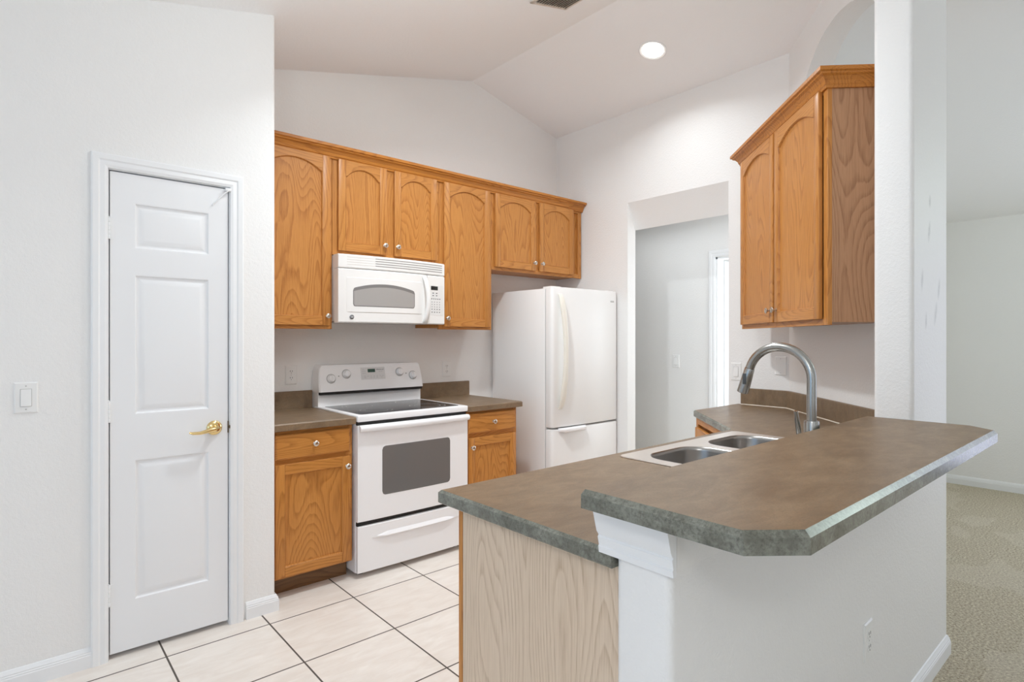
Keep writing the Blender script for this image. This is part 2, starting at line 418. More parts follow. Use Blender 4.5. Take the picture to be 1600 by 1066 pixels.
# living room, hall and the walls behind the camera (windows there light the room)
g = G()
for a, b, z0, z1 in ((REAR_Y, -2.85, 0, 2.43), (-.25, 3.7, 0, 2.43), (-2.85, -.25, 2.3, 2.43)): g.box(LIV_X, LIV_X+.1, a, b, z0, z1)
struct('wall_living', g, 'wall', smooth=False)
g = G()
zc = ceil_z(LEFT_X)
for a, b, z0, z1 in ((REAR_Y, -.75, 0, zc), (1.85, Y_PW+.11, 0, zc), (-.75, 1.85, 0, .45), (-.75, 1.85, zc-.15 if zc < 2.45 else 2.4, zc+.01)): g.box(LEFT_X-.1, LEFT_X, a, b, z0, z1)
struct('wall_left', g, 'wall', smooth=False)
g = G()
for a, b, z0 in ((LEFT_X-.1, -2.1, 0), (.6, LIV_X+.1, 0), (-2.1, .6, 2.42)): g.prism(gable(a, b, 0, 0, z0) if ceil_z(a) > z0 else [(a, z0-.3), (b, z0-.3), (b, ceil_z(b)), (a, ceil_z(a))], 'y', REAR_Y-.1, REAR_Y)
struct('wall_rear', g, 'wall', smooth=False)
g = G()
for a, b, z0 in ((1.45, 1.60, 0), (2.575, 4.4, 0), (1.60, 2.575, 2.045)): g.box(4.6, 4.7, a, b, z0, 2.45)
g.box(3.782, 4.7, 4.3, 4.4, 0, 2.45)
struct('wall_hall', g, 'wall', smooth=False)
g = G(); g.box(3.782, 4.7, 1.45, 4.4, 2.45, 2.5); struct('ceiling_hall', g, 'ceiling', smooth=False)
g = G(); g.prism(gable(3.70, LIV_X, 0, 0), 'y', 1.40, 1.46); struct('wall_hall_side', g, 'wall', smooth=False)
g = G(); g.prism(gable(4.7, LIV_X, 0, 0), 'y', 3.6, 3.7); struct('wall_bedroom', g, 'wall', smooth=False)
# window frames behind the camera
def window(name, axis, plane, a, b, z0, z1, cols, rows):
    g = G(); f = .05
    def bx(u0, u1, w0, w1):
        if axis == 'x': g.box(plane-.03, plane+.03, u0, u1, w0, w1)
        else: g.box(u0, u1, plane-.03, plane+.03, w0, w1)
    for k in range(cols+1):
        u = a+(b-a)*k/cols; bx(max(a, u-f/2), min(b, u+f/2), z0, z1)
    for k in range(rows+1):
        w = z0+(z1-z0)*k/rows; bx(a, b, max(z0, w-f/2), min(z1, w+f/2))
    struct(name, g, 'trim', smooth=False)
window('window_1', 'x', LEFT_X-.06, -.75, 1.85, .45, 2.0, 2, 1)
window('window_2', 'y', REAR_Y-.06, -2.1, .6, .0, 2.12, 2, 1)
window('window_3', 'x', LIV_X+.06, -2.85, -.25, .0, 2.3, 2, 1)


# ------------------------------------------------------------------ trims
BB = [(0, 0), (.014, 0), (.014, .05), (.012, .054), (.0125, .058), (.010, .062), (.0105, .066), (.007, .072), (.004, .079), (0, .081)]
def base_run(name, path, closed=False):
    """baseboard swept along a polyline with its room side on the right of travel"""
    n = len(path); rings = []
    nrm = []
    for i in range(n-1):
        dx, dy = path[i+1][0]-path[i][0], path[i+1][1]-path[i][1]; L = math.hypot(dx, dy); nrm.append((dy/L, -dx/L))
    for i in range(n):
        a = nrm[max(0, i-1)]; b = nrm[min(n-2, i)]; mx, my = a[0]+b[0], a[1]+b[1]; k = 2/(mx*mx+my*my)
        rings.append([(path[i][0]+mx*k*o, path[i][1]+my*k*o, z) for o, z in BB])
    g = G(); g.rings(rings); return struct(name, g, 'trim', angle=25)
base_run('baseboard_left', [(LEFT_X, Y_PW), (.247, Y_PW)])
base_run('baseboard_pantry', [(.845, Y_PW), (X_PW, Y_PW), (X_PW, 3.02)])
base_run('baseboard_half_wall', [(PONY_X0, PONY_Y0), (COL_X1, PONY_Y0), (COL_X1, .80)])
base_run('baseboard_living', [(LIV_X, 1.40), (LIV_X, -.25)])
# casing round the pantry door and hall door
CAS = [(0, 0), (.003, .012), (.014, .016), (.030, .014), (.036, .018), (.054, .019), (.060, .016), (.060, 0)]
def casing(name, P3, x0, x1, z1, w=1.0):
    """U-shaped casing; P3(u, out, z) maps to the room"""
    rings = []
    for (u, z, su, sz) in ((x0, 0, -1, 0), (x0, z1, -1, 1), (x1, z1, 1, 1), (x1, 0, 1, 0)):
        rings.append([P3(u+su*a*w, o, z+sz*a*w) for a, o in CAS])
    g = G(); g.rings(rings)
    return struct(name, g, 'trim', angle=25)
casing('trim_1', lambda u, o, z: (u, Y_PW-o, z), DX0+.004, DX1-.004, DZ-.003)
g = G()
g.box(DX0, DX0+.005, Y_PW+.0, Y_PW+.11, 0, DZ); g.box(DX1-.005, DX1, Y_PW, Y_PW+.11, 0, DZ); g.box(DX0, DX1, Y_PW, Y_PW+.11, DZ-.004, DZ)
g.box(DX0+.005, DX0+.016, Y_PW+.05, Y_PW+.08, 0, DZ); g.box(DX1-.016, DX1-.005, Y_PW+.045, Y_PW+.08, 0, DZ); g.box(DX0, DX1, Y_PW+.045, Y_PW+.08, DZ-.014, DZ-.004)
struct('trim_2', g, 'trim', smooth=False)
casing('trim_3', lambda u, o, z: (4.6-o, u, z), 1.60, 2.575, 2.045, 1.0)
g = G(); g.box(4.6, 4.7, 2.56, 2.575, 0, 2.045); g.box(4.6, 4.7, 1.60, 1.615, 0, 2.045); g.box(4.6, 4.7, 1.60, 2.575, 2.03, 2.045); struct('trim_4', g, 'trim', smooth=False)
# moulding capping the end of the half wall
mp_ = [(0, .893), (.010, .893), (.012, .906), (.010, .909), (.014, .926), (.011, .930), (.018, .940), (.022, .955), (.030, .985), (.032, 1.0), (0, 1.0)]
g = G(); g.rings([[(PONY_X0-o, y, z) for o, z in mp_] for y in (.606, .786)]); struct('trim_5', g, 'trim', angle=25)
g = G(); g.box(PONY_X0+.02, COL_X0, PONY_Y0-.003, PONY_Y0+.002, .893, 1.0, .002); struct('trim_6', g, 'wall')


# ------------------------------------------------------------------ doors
def panel_door(name, x0, x1, z0, z1, th, panels, m='door'):
    """moulded slab in local coords: front face at y=0 looking to -y"""
    g = G(); xs = sorted({x0, x1, *[q for p in panels for q in p[:2]]}); zs = sorted({z0, z1, *[q for p in panels for q in p[2:]]})
    for a, b in zip(xs, xs[1:]):
        for c, d in zip(zs, zs[1:]):
            cx, cz = (a+b)/2, (c+d)/2
            if any(p[0] < cx < p[1] and p[2] < cz < p[3] for p in panels): continue
            g.face([(a, 0, c), (b, 0, c), (b, 0, d), (a, 0, d)])
    for p in panels:
        rr = []
        for ins, dep in ((0, 0), (.006, .001), (.011, .0075), (.016, .009), (.021, .0085), (.040, .002), (.044, .0015)):
            rr.append([(p[0]+ins, dep, p[2]+ins), (p[1]-ins, dep, p[2]+ins), (p[1]-ins, dep, p[3]-ins), (p[0]+ins, dep, p[3]-ins)])
        g.rings(rr, cap0=False)
    g.rings([[(x0, 0, z0), (x1, 0, z0), (x1, 0, z1), (x0, 0, z1)], [(x0, th, z0), (x1, th, z0), (x1, th, z1), (x0, th, z1)]], cap0=False)
    return g


dr = struct('door_1', panel_door('door_1', .3125, .7675, .022, 2.040, .035, [(.395, .691, 1.722, 1.922), (.395, .691, 1.014, 1.616), (.395, .691, .224, .826)]), 'door', angle=12)
dr.location = (0, Y_PW+.001, 0)
for zc_ in (1.80, 1.035, .27):
    g = G()
    for k in range(5): g.lathe([(.0055, 0), (.006, .001), (.006, .016), (.0055, .017)], (.3075, -.006, zc_-.044+k*.0176), (0, 0, 1), 12)
    g.lathe([(.002, 0), (.004, .002), (.001, .006)], (.3075, -.006, zc_+.044), (0, 0, 1), 10)
    g.box(.309, .326, -.0015, .0005, zc_-.044, zc_+.044)
    g.build('hinge', 'trim', dr)
g = G()
g.lathe([(.0, 0), (.033, .0), (.033, .004), (.028, .010), (.019, .013), (.013, .015), (.0115, .04), (.013, .05), (.010, .056), (0, .058)], (.709, 0, .929), (0, -1, 0), 28)
g.tube([(.712, -.045, .929), (.690, -.049, .928), (.665, -.050, .922), (.640, -.049, .917), (.612, -.046, .918), (.598, -.043, .922)], [.011, .0105, .009, .0075, .0065, .004], 12)
g.build('handle', 'brass', dr)
g = G(); g.box(.766, .770, -.004, .02, .90, .955, .001); g.lathe([(.0, 0), (.011, 0), (.011, .004), (.006, .007), (0, .007)], (.781, -.004, .928), (0, -1, 0), 14); g.build('latch', mat('aged_brass', (.16, .12, .08), .4, .8), dr)
g = G(); g.box(.752, .778, -.022, -.002, 2.028, 2.042, .003); g.tube([(.765, -.018, 2.030), (.74, -.016, 2.006), (.700, -.006, 1.955)], .0032, 8); g.build('catch', 'trim', dr)

hd = struct('door_2', panel_door('door_2', 0, .80, .012, 2.02, .035, [(.10, .36, 1.5, 1.9), (.44, .70, 1.5, 1.9), (.10, .36, .2, 1.3), (.44, .70, .2, 1.3)]), 'door', angle=12)
hd.location = (4.715, 2.556, 0); hd.rotation_euler = (0, 0, R(-2))
g = G(); g.lathe([(0, 0), (.028, 0), (.026, .008), (.012, .012), (.012, .03), (.026, .042), (.028, .055), (.018, .066), (0, .068)], (.72, 0, .96), (0, -1, 0), 20); g.build('door_knob', 'brass', hd)


# ------------------------------------------------------------------ cabinets
def knob(parent, x, y, z):
    g = G(); g.lathe([(0, 0), (.0085, 0), (.0085, .002), (.005, .004), (.0048, .012), (.010, .016), (.0145, .020), (.0152, .024), (.012, .0275), (.006, .029), (0, .0293)], (x, y, z), (0, -1, 0), 20)
    return g.build('knob', 'nickel', parent)


def door_leaf(parent, x0, x1, z0, z1, arch, kx, kz, mv, mh, st=.047):
    yf = -.020; g = G(); e = .003
    xi0, xi1, zb = x0+st, x1-st, z0+.052
    if arch:
        sh, pk = z1-.092, z1-.041; w = xi1-xi0; a0, a1 = xi0+.012, xi1-.012; c = (a1-a0)/2; rise = pk-sh; Rr = (c*c+rise*rise)/(2*rise); cz = pk-Rr; th = math.asin(c/Rr)
        top = [(xi0, sh-.004), (a0, sh)]+[((xi0+xi1)/2+Rr*math.sin(-th+2*th*k/18), cz+Rr*math.cos(-th+2*th*k/18)) for k in range(1, 18)]+[(a1, sh), (xi1, sh-.004)]
    else: top = [(xi0, z1-.052), (xi1, z1-.052)]
    g.box(x0, xi0, yf, -.001, z0, z1, e, 2, 0); g.box(xi1, x1, yf, -.001, z0, z1, e, 2, 0)
    g.box(xi0, xi1, yf+.0003, -.001, z0, zb, .002, 1, 1)
    # top rail follows the arch
    g.rings([[(x, yf+.0003, z), (x, yf+.0003, z1-.002), (x, yf+.003, z1), (x, -.001, z1), (x, -.001, z)] for x, z in top], mi=1)
    # routed lip
    inner = [(xi0, zb), (xi1, zb)]+list(reversed(top)); ins = offset_poly(inner, [.005]*len(inner))
    g.rings([[(x, yf+.0012, z) for x, z in inner], [(x, yf+.003, z) for x, z in offset_poly(inner, [.002]*len(inner))], [(x, yf+.0125, z) for x, z in ins]], cap0=False, cap1=False, mi=0)
    d = g.build('door', [mv, mh], parent, angle=30, weld=False)
    g = G(); g.face([(x, yf+.0115, z) for x, z in inner]); g.face([(x, -.003, z) for x, z in inner]); g.build('panel', mv, d, smooth=False)
    if kx is not None: knob(d, kx, yf, kz)
    return d


def cabinet(name, label, loc, rz, w, z0, z1, d, doors, drawers=(), mv='oak', mh='oak_h', toe=0, side=None, group=None, cat='cabinet', bottom=None):
    t = thing(name, label, cat, loc, rz, group); side = side or mv
    g = G(); b0 = z0+toe
    if name == 'sink_cabinet':
        g.box(.001, w-.001, .019, d, b0+.012, .70); g.box(w-.05, w-.001, .019, d, .70, z1); g.box(.001, w-.001, .019, .03, .70, z1)
    else: g.box(0.001, w-.001, .019, d, b0+.012, z1)
    g.build('carcass', side, t, smooth=False)
    g = G()     # face frame
    for a, b in ((0, .038), (w-.038, w)): g.box(a, b, 0, .019, b0, z1, .0012, 1, 0)
    for a, b in ((b0, b0+.034), (z1-.036, z1)): g.box(.038, w-.038, 0.0003, .019, a, b, .0008, 1, 1)
    if len(doors) == 2:
        m = (doors[0][1]+doors[1][0])/2; g.box(m-.034, m+.034, 0, .019, b0+.034, z1-.036, .0008, 1, 0)
    for q in drawers: g.box(.038, w-.038, .0003, .019, q[2]-.036, q[2]+.004, .0008, 1, 1)
    g.build('face_frame', [mv, mh], t, angle=30)
    for q in doors: door_leaf(t, *q, mv, mh)
    for x0, x1, c, e, kx, kz in drawers:
        g = G(); g.rings([[(x, y, z) for x, z in ((x0+i, c+i), (x1-i, c+i), (x1-i, e-i), (x0+i, e-i))] for i, y in ((0, -.001), (0, -.013), (.004, -.017), (.008, -.0195), (.012, -.020))])
        dw = g.build('drawer', mh, t, angle=20); knob(dw, kx, -.020, kz)
    if toe:
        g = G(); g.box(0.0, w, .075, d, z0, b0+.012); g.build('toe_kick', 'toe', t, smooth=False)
    return t


YU = 3.2975; DU = Y_BW-YU-.002; GU = 'oak wall cabinets along the stove wall'
def uz(z): return z
cabinet('wall_cabinet', 'tall oak wall cabinet with one arched door, beside the pantry wall', (.987, YU, 0), 0, .463, 1.398, 2.44, DU, [(.030, .445, 1.42, 2.425, True, .425, 1.475)], group=GU)
cabinet('wall_cabinet', 'short two-door oak wall cabinet directly above the microwave', (1.452, YU, 0), 0, .762, 1.846, 2.44, DU, [(.032, .356, 1.873, 2.424, True, .338, 1.932), (.412, .738, 1.873, 2.424, True, .430, 1.932)], group=GU)
cabinet('wall_cabinet', 'tall narrow oak wall cabinet with one arched door, between microwave and refrigerator', (2.216, YU, 0), 0, .465, 1.405, 2.44, DU, [(.034, .440, 1.424, 2.424, True, .054, 1.482)], group=GU)
cabinet('wall_cabinet', 'short two-door oak wall cabinet above the white refrigerator', (2.683, YU, 0), 0, .985, 1.853, 2.44, DU, [(.024, .436, 1.876, 2.422, True, .416, 1.935), (.479, .874, 1.876, 2.422, True, .499, 1.935)], group=GU)
AW = .0
cl = Vector((3.430, 1.745, 0)); cw = (3.430-2.648)*math.sqrt(2)
ac = cabinet('wall_cabinet', 'oak wall cabinet with two tall arched doors on the angled wall above the sink counter', (cl.x, cl.y, 0), A_ANG, cw, 1.40, 2.44, .30,
        [(.03, .545, 1.426, 2.425, True, .515, 1.49), (.565, 1.065, 1.426, 2.425, True, .595, 1.49)], side='oak_side')


def crown(name, label, path, group=None):
    prof = [(-.0, 2.418), (.010, 2.418), (.012, 2.428), (.016, 2.432), (.020, 2.446), (.032, 2.460), (.044, 2.466), (.046, 2.472), (.056, 2.476), (.056, 2.492), (-.02, 2.492)]
    n = len(path); nrm = []
    for i in range(n-1):
        dx, dy = path[i+1][0]-path[i][0], path[i+1][1]-path[i][1]; L = math.hypot(dx, dy); nrm.append((dy/L, -dx/L))
    rings = []
    for i in range(n):
        a = nrm[max(0, i-1)]; b = nrm[min(n-2, i)]; mx, my = a[0]+b[0], a[1]+b[1]; k = 2/(mx*mx+my*my)
        rings.append([(path[i][0]+mx*k*o, path[i][1]+my*k*o, z) for o, z in prof])
    g = G(); g.rings(rings); return tag(g.build(name, 'oak_crown', angle=20), label, 'moulding', group)
crown('crown_moulding', 'long oak crown moulding along the top of the stove wall cabinets', [(.987, YU), (3.678, YU)])
pr = cl+UX*cw; pb = pr+UT*.29; pl = cl+UT*.20
crown('crown_moulding', 'oak crown moulding wrapping the top of the angled corner cabinet', [(pl.x, pl.y), (cl.x, cl.y), (pr.x, pr.y), (pb.x, pb.y)])

YB = 3.005; DB = Y_BW-YB-.004; GB = 'oak base cabinets beside the stove'
cabinet('base_cabinet', 'oak base cabinet left of the stove with a wide drawer over one door', (.987, YB, 0), 0, .452, 0, .865, DB, [(.028, .434, .112, .692, False, .412, .638)], [(.028, .434, .716, .846, .231, .786)], 'oak_low', 'oak_low_h', .10, group=GB)
cabinet('base_cabinet', 'narrow oak base cabinet between the stove and the refrigerator', (2.216, YB, 0), 0, .452, 0, .865, DB, [(.026, .432, .112, .690, False, .048, .630)], [(.026, .432, .718, .850, .229, .786)], 'oak_low', 'oak_low_h', .10, group=GB)
# peninsula cabinets face the stove; pale veneer end panel faces the dining nook
pc = cabinet('sink_cabinet', 'oak sink base cabinet with pale woodgrain end panel under the peninsula counter', (2.58, 1.330, 0), PI, 2.58-.972, 0, .865, .57,
        [(.05, .40, .112, .69, False, .38, .63), (.42, .80, .112, .69, False, .44, .63)], [(.84, 1.19, .716, .846, 1.0, .78), (1.22, 1.57, .716, .846, 1.4, .78)], 'oak_low', 'oak_low_h', .10)
wtot = 2.58-.972
g = G(); g.box(wtot, wtot+.004, .012, .5765, 0.0, .865); tag(g.build('end_panel', 'oak_pale', pc, smooth=False), 'pale woodgrain end panel')
g = G(); g.box(wtot-.012, wtot+.006, -.006, .011, 0.0, .865, .001, 1); g.build('corner_strip', 'oak_low', pc)
# corner base cabinet under the diagonal counter
t_ = thing('corner_base_cabinet', 'oak corner base cabinet under the diagonal counter by the doorway', 'cabinet', (3.12, 1.875, 0), A_ANG)
g = G(); L = .70
g.prism([(0, .02), (L, .02), (L, .50), (.02, .50), (-.39, .40), (-.39, .395)], 'z', .10, .865); g.build('carcass', 'oak_low', t_, smooth=False)
g = G(); g.box(0, .04, 0, .02, .10, .865, .001, 1); g.box(.04, L, .0003, .02, .83, .865, .001, 1); g.box(.04, L, .0003, .02, .10, .135, .001, 1); g.build('face_frame', ['oak_low'], t_)
door_leaf(t_, .05, .40, .125, .815, False, .38, .76, 'oak_low', 'oak_low_h')
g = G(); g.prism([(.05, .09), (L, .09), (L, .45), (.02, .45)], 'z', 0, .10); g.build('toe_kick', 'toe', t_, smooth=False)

# ------------------------------------------------------------------ worktops
ZC0, ZC = .866, .904
YC = 2.968
def splash(name, pts, parent=None, z0=ZC, z1=1.013, th=.018, m='lam'):
    """backsplash strip; pts along the wall, thickness to the left of travel"""
    n = len(pts); nrm = []
    for i in range(n-1):
        dx, dy = pts[i+1][0]-pts[i][0], pts[i+1][1]-pts[i][1]; L = math.hypot(dx, dy); nrm.append((-dy/L, dx/L))
    rings = []
    for i in range(n):
        a = nrm[max(0, i-1)]; b = nrm[min(n-2, i)]; mx, my = a[0]+b[0], a[1]+b[1]; k = 2/(mx*mx+my*my)
        rings.append([(pts[i][0]+mx*k*o, pts[i][1]+my*k*o, z) for o, z in ((0, z0), (th, z0), (th, z1-.003), (th-.003, z1), (0, z1))])
    g = G(); g.rings(rings); return g.build(name, m, parent, angle=25)
for label, x0, x1, sx0, sx1 in (('brown laminate countertop left of the stove', .987, 1.446, .987, 1.446), ('brown laminate countertop between stove and refrigerator', 2.211, 2.694, 2.211, 2.694)):
    o = slab([(x0, YC), (x1, YC), (x1, Y_BW-.001), (x0, Y_BW-.001)], ZC0, ZC, [.006, .004 if x1 > 2 else 0, 0, 0.0], mi_side=1, bottom_bev=.4).build('countertop', ['lam', 'lam'], angle=30)
    tag(o, label, 'countertop')
    splash('backsplash', [(sx1, Y_BW-.001), (sx0, Y_BW-.001)], o)
sink_hole = rrect(1.71, 2.53, .815, 1.322, .03)
cp = [(.93, PONY_Y1+.002), (2.866, PONY_Y1+.002), (X_RW-.002, 1.568), (X_RW-.002, 1.905), (3.14, 1.905), (2.613, 1.387), (.93, 1.387)]
o = slab(cp, ZC0, ZC, [0, 0, 0, .007, .007, .007, .007], [sink_hole], mi_side=1, bottom_bev=.4).build('countertop', ['lam', 'lam_edge'], angle=30)
tag(o, 'L-shaped brown laminate countertop with the sink in the peninsula', 'countertop')
splash('backsplash', [(2.875, PONY_Y1+.003), (X_RW-.002, 1.566), (X_RW-.002, 1.872)], o)
splash('caulk_line', [(2.875, PONY_Y1+.003), (X_RW-.002, 1.566), (X_RW-.002, 1.872)], o, ZC, ZC+.0045, .0215, mat('caulk_cream', (.72, .66, .55), .5))
bp = [(.862, .436), (.944, .368), (2.447, .368), (2.516, .440), (2.516, .775), (.862, .775)]
o = slab(bp, 1.0005, 1.038, [.010]*3+[.0, .004, .008], mi_side=1, mi_bev=1).build('bar_top', ['lam', 'lam_edge'], angle=25)
tag(o, 'raised brown laminate bar top with clipped corners on the half wall', 'bar top')

# ------------------------------------------------------------------ sink and faucet
sk = thing('kitchen_sink', 'double-bowl stainless steel sink set in the peninsula counter', 'sink', (2.12, 1.07, ZC))
def loc(pts, z): return [(x-2.12, y-1.07, z) for x, y in pts]
b1 = rrect(1.742, 2.085, .865, 1.278, .095, 8); b2 = rrect(2.150, 2.493, .865, 1.278, .095, 8); out = rrect(1.692, 2.548, .797, 1.338, .025, 4)
g = G(); g.fill([loc(out, .005)]+[loc(b, .005) for b in (b1, b2)]); g.rings([loc(out, .0), loc(rrect(1.690, 2.550, .795, 1.340, .026, 4), .002), loc(out, .005)], cap0=False, cap1=False)
g.build('rim', 'steel_rim', sk, angle=30)
for (x0, x1) in ((1.742, 2.085), (2.150, 2.493)):
    g = G(); rr = []
    for ins, z, r in ((0, .005, .095), (.004, .002, .092), (.006, -.01, .09), (.012, -.14, .085), (.03, -.17, .07), (.06, -.178, .05), (.14, -.182, .02)):
        rr.append(loc(rrect(x0+ins, x1-ins, .865+ins, 1.278-ins, r, 8), z))
    g.rings(rr, cap0=False); bw = g.build('bowl', 'steel', sk, angle=50)
    g = G(); g.lathe([(0, 0), (.042, 0), (.044, .003), (.036, .004), (.03, .001), (0, .001)], ((x0+x1)/2-2.12, 0.0, -.182), (0, 0, 1), 24); g.build('drain', 'steel_rim', bw)
fc = thing('kitchen_faucet', 'tall gooseneck pull-down faucet in brushed steel behind the sink', 'faucet', (2.15, .835, ZC+.005))
g = G(); g.lathe([(0, 0), (.030, 0), (.030, .006), (.0255, .010), (.0255, .135), (.024, .139), (0, .139)], (0, 0, 0), (0, 0, 1), 28)
g.lathe([(.017, 0), (.017, .04), (.016, .045), (0, .046)], (-.018, .004, .085), (-1, .06, 0), 20); g.build('body', 'faucet', fc)
path = [(0, 0, .135), (0, 0, .21), (0, 0, .285)]; rad, cy, cz = .116, .116, .285
for k in range(1, 21):
    a = R(163*k/20); path.append((0, cy-rad*math.cos(a), cz+rad*math.sin(a)))
end = Vector(path[-1]); dirn = Vector((0, math.sin(R(163))*1.0, math.cos(R(163)))).normalized()
g = G(); g.tube(path, .0165, 20); g.build('spout', 'faucet', fc, angle=60)
g = G(); e1 = end+dirn*.002
g.lathe([(0, 0), (.0175, 0), (.0185, .003), (.0195, .03), (.0215, .09), (.0215, .098), (.018, .10), (0, .10)], e1, dirn, 24); hd_ = g.build('spray_head', 'faucet', fc)
g = G(); bpos = e1+dirn*.035; g.box(-.022, -.0185, bpos.y-.006, bpos.y+.008, bpos.z-.028, bpos.z+.014, .003); g.build('spray_button', 'faucet_dark', hd_)
g = G(); g.lathe([(0, 0), (.012, 0), (.013, .004), (.010, .010), (0, .011)], (-.062, .007, .085), (-1, .06, 0), 16)
g.tube([(-.075, .008, .080), (-.085, .009, .10), (-.100, .010, .15), (-.108, .010, .182)], [.0075, .0085, .0085, .0065], 12); g.build('lever', 'faucet', fc, angle=50)

# ------------------------------------------------------------------ stove
SX, SY, SW = 1.449, 2.958, .757
st = thing('stove', 'white freestanding electric range with black glass cooktop', 'stove', (SX, SY, 0))
g = G(); g.box(0, SW, .028, .636, .03, .872); g.build('body', 'white', st, smooth=False)
for x in (.055, SW-.055):
    for y in (.085, .60): g = G(); g.lathe([(0, 0), (.02, 0), (.02, .012), (.011, .014), (.011, .034), (0, .034)], (x, y, 0), (0, 0, 1), 14); g.build('foot', 'black', st)
for a, b, y in ((.855, .876, .008), (.292, .318, .012)): g = G(); g.box(.004, SW-.004, y, .04, a, b); g.build('gap_seal', 'black', st, smooth=False)
g = G(); g.box(-.001, SW+.001, -.008, .60, .876, .912, .006, 3); tp = g.build('cooktop', 'white', st)
g = G(); p = rrect(.035, SW-.035, .035, .535, .02)
g.rings([[(x, y, z) for x, y in p] for z in (.9105, .9135)]); gt = g.build('glass_top', 'glass_black', tp, angle=30)
for cx, cy, r in ((.20, .16, .095), (.56, .16, .115), (.20, .41, .095), (.56, .41, .080)):
    g = G()
    for q in (r, r*.72): g.rings([[(cx+rr*math.cos(2*PI*k/48), cy+rr*math.sin(2*PI*k/48), .9138) for k in range(48)] for rr in (q, q-.0025)], cap0=False, cap1=False)
    g.build('burner_ring', 'grey_plastic', gt)
# oven door, slightly bowed
g = G()
def bow(x, w, b): return -b*(1-((x-w/2)/(w/2))**2)
def curved_slab(g, x0, x1, z0, z1, y0, b, th, w, n=18, bev=.004, mi=0, zlo=None, zhi=None):
    rings = []
    for k in range(n+1):
        x = x0+(x1-x0)*k/n; y = y0+bow(x, w, b); a = zlo(x) if zlo else z0; c = zhi(x) if zhi else z1
        e = bev if 0 < k < n else bev*1.0; d = 0 if 0 < k < n else bev*.6
        rings.append([(x, y+th, a), (x, y+bev+d, a), (x, y+d, a+bev), (x, y+d, c-bev), (x, y+bev+d, c), (x, y+th, c)])
    g.rings(rings, mi=mi); return g
curved_slab(g, 0, SW, .318, .856, -.006, .008, .036, SW); od = g.build('oven_door', 'white', st, angle=30)
g = G(); rc_ = lambda x, a, b, r: (lambda q: r-math.sqrt(max(0, r*r-q*q)))(max(0, r-min(x-a, b-x)))
curved_slab(g, .147, .616, .449, .728, -.0075, .008, .004, SW, n=90, bev=.0012, zlo=lambda x: .449+rc_(x, .147, .616, .022), zhi=lambda x: .728-rc_(x, .147, .616, .022))
tag(g.build('window', 'oven_glass', od, angle=30), 'dark glass oven window')
g = G(); rings = []
for k in range(25):
    x = .004+(SW-.008)*k/24; y = -.004+bow(x, SW, .012); rings.append([(x, y, .858), (x, y-.020, .858), (x, y-.030, .850), (x, y-.032, .838), (x, y-.027, .826), (x, y-.014, .822), (x, y-.012, .834), (x, y, .838)])
g.rings(rings); g.build('handle', 'white', od, angle=50)
g = G(); curved_slab(g, .002, SW-.002, .032, .292, -.002, .006, .03, SW)
dw = g.build('drawer', 'white', st, angle=30)
g = G(); rings = []
for k in range(21):
    u = k/20; x = .085+.60*u; h = .026*min(1, 6*min(u, 1-u)+.05); y = -.0022+bow(x, SW, .006); zc_ = .212
    rings.append([(x, y+.001, zc_-h*.2), (x, y-.016*min(1, 6*min(u, 1-u)), zc_+.006), (x, y-.012*min(1, 6*min(u, 1-u)), zc_+.012), (x, y+.001, zc_+h)])
g.rings(rings); g.build('handle', 'white', dw, angle=50)
# backguard
g = G(); g.box(.004, SW-.004, .552, .64, .87, 1.012); g.build('riser', 'white', st, smooth=False)
g = G(); g.box(.008, SW-.008, .524, .60, .986, 1.006); g.build('vent_slot', 'black', st, smooth=False)
def bg_y(z): return .518+(z-1.004)*.20
g = G(); prof = []
for k in range(13):
    z = 1.004+.168*k/12; ins = .0+.016*(k/12)**2 if k < 12 else .024
    prof.append((z, ins, bg_y(z)+(.006 if k == 12 else 0)))
rr = []
for z, ins, y in prof:
    x0, x1 = 0.0+ins, SW-ins; rr.append([(x0+.006, y, z), (x1-.006, y, z), (x1, y+.008, z), (x1+.002, .64, z), (x0-.002, .64, z), (x0, y+.008, z)])
g.rings(rr); bgd = g.build('backguard', 'white', st, angle=30)
nrm = Vector((0, -1, .20)).normalized()
for x, z in ((.082, 1.086), (.187, 1.112), (.576, 1.112), (.679, 1.086)):
    c = Vector((x, bg_y(z), z)); g = G()
    g.lathe([(0, 0), (.031, 0), (.031, .0012), (0, .0012)], c, nrm, 28, 1)
    g.lathe([(0, .0012), (.0255, .0012), (.0255, .004), (.021, .010), (.020, .020), (.0185, .022), (0, .022)], c, nrm, 28)
    u = Vector((0, .2, 1)).normalized()*.019; s_ = Vector((.004, 0, 0)); q = c+nrm*.0215
    g.rings([[q+a*u+b*s_+nrm*h for a, b in ((-1, -1), (-1, 1), (1, 1), (1, -1))] for h in (0, .006)])
    g.build('knob', ['white', 'grey_plastic'], bgd, angle=40)
def bgp(x, z, d=.0012): return (x, bg_y(z)-d, z)
def bg_patch(name, m, x0, x1, z0, z1, d, parent):
    g = G(); g.rings([[bgp(x, z, q) for x, z in ((x0, z0), (x1, z0), (x1, z1), (x0, z1))] for q in (-.0004, d)]); return g.build(name, m, parent, smooth=False)
cpn = bg_patch('control_panel', mat('panel_pale', (.70, .70, .70), .35), .288, .464, 1.070, 1.150, .0010, bgd)
bg_patch('display', 'lcd', .338, .392, 1.117, 1.139, .0018, cpn)
text_mesh('Whirlpool', .013, 'logo', 'ink', cpn, (.428, bg_y(1.133)-.0012, 1.133))
for z, xs in ((1.092, (.316, .338, .360, .382, .404, .428, .446)), (1.083, (.316, .360, .382, .404, .437)), (1.125, (.303, .318)), (1.136, (.306,)), (1.112, (.304, .318)), (1.120, (.425, .440))):
    for x in xs: bg_patch('marking', 'ink_pale', x-.006, x+.006, z-.0014, z+.0014, .0014, cpn)
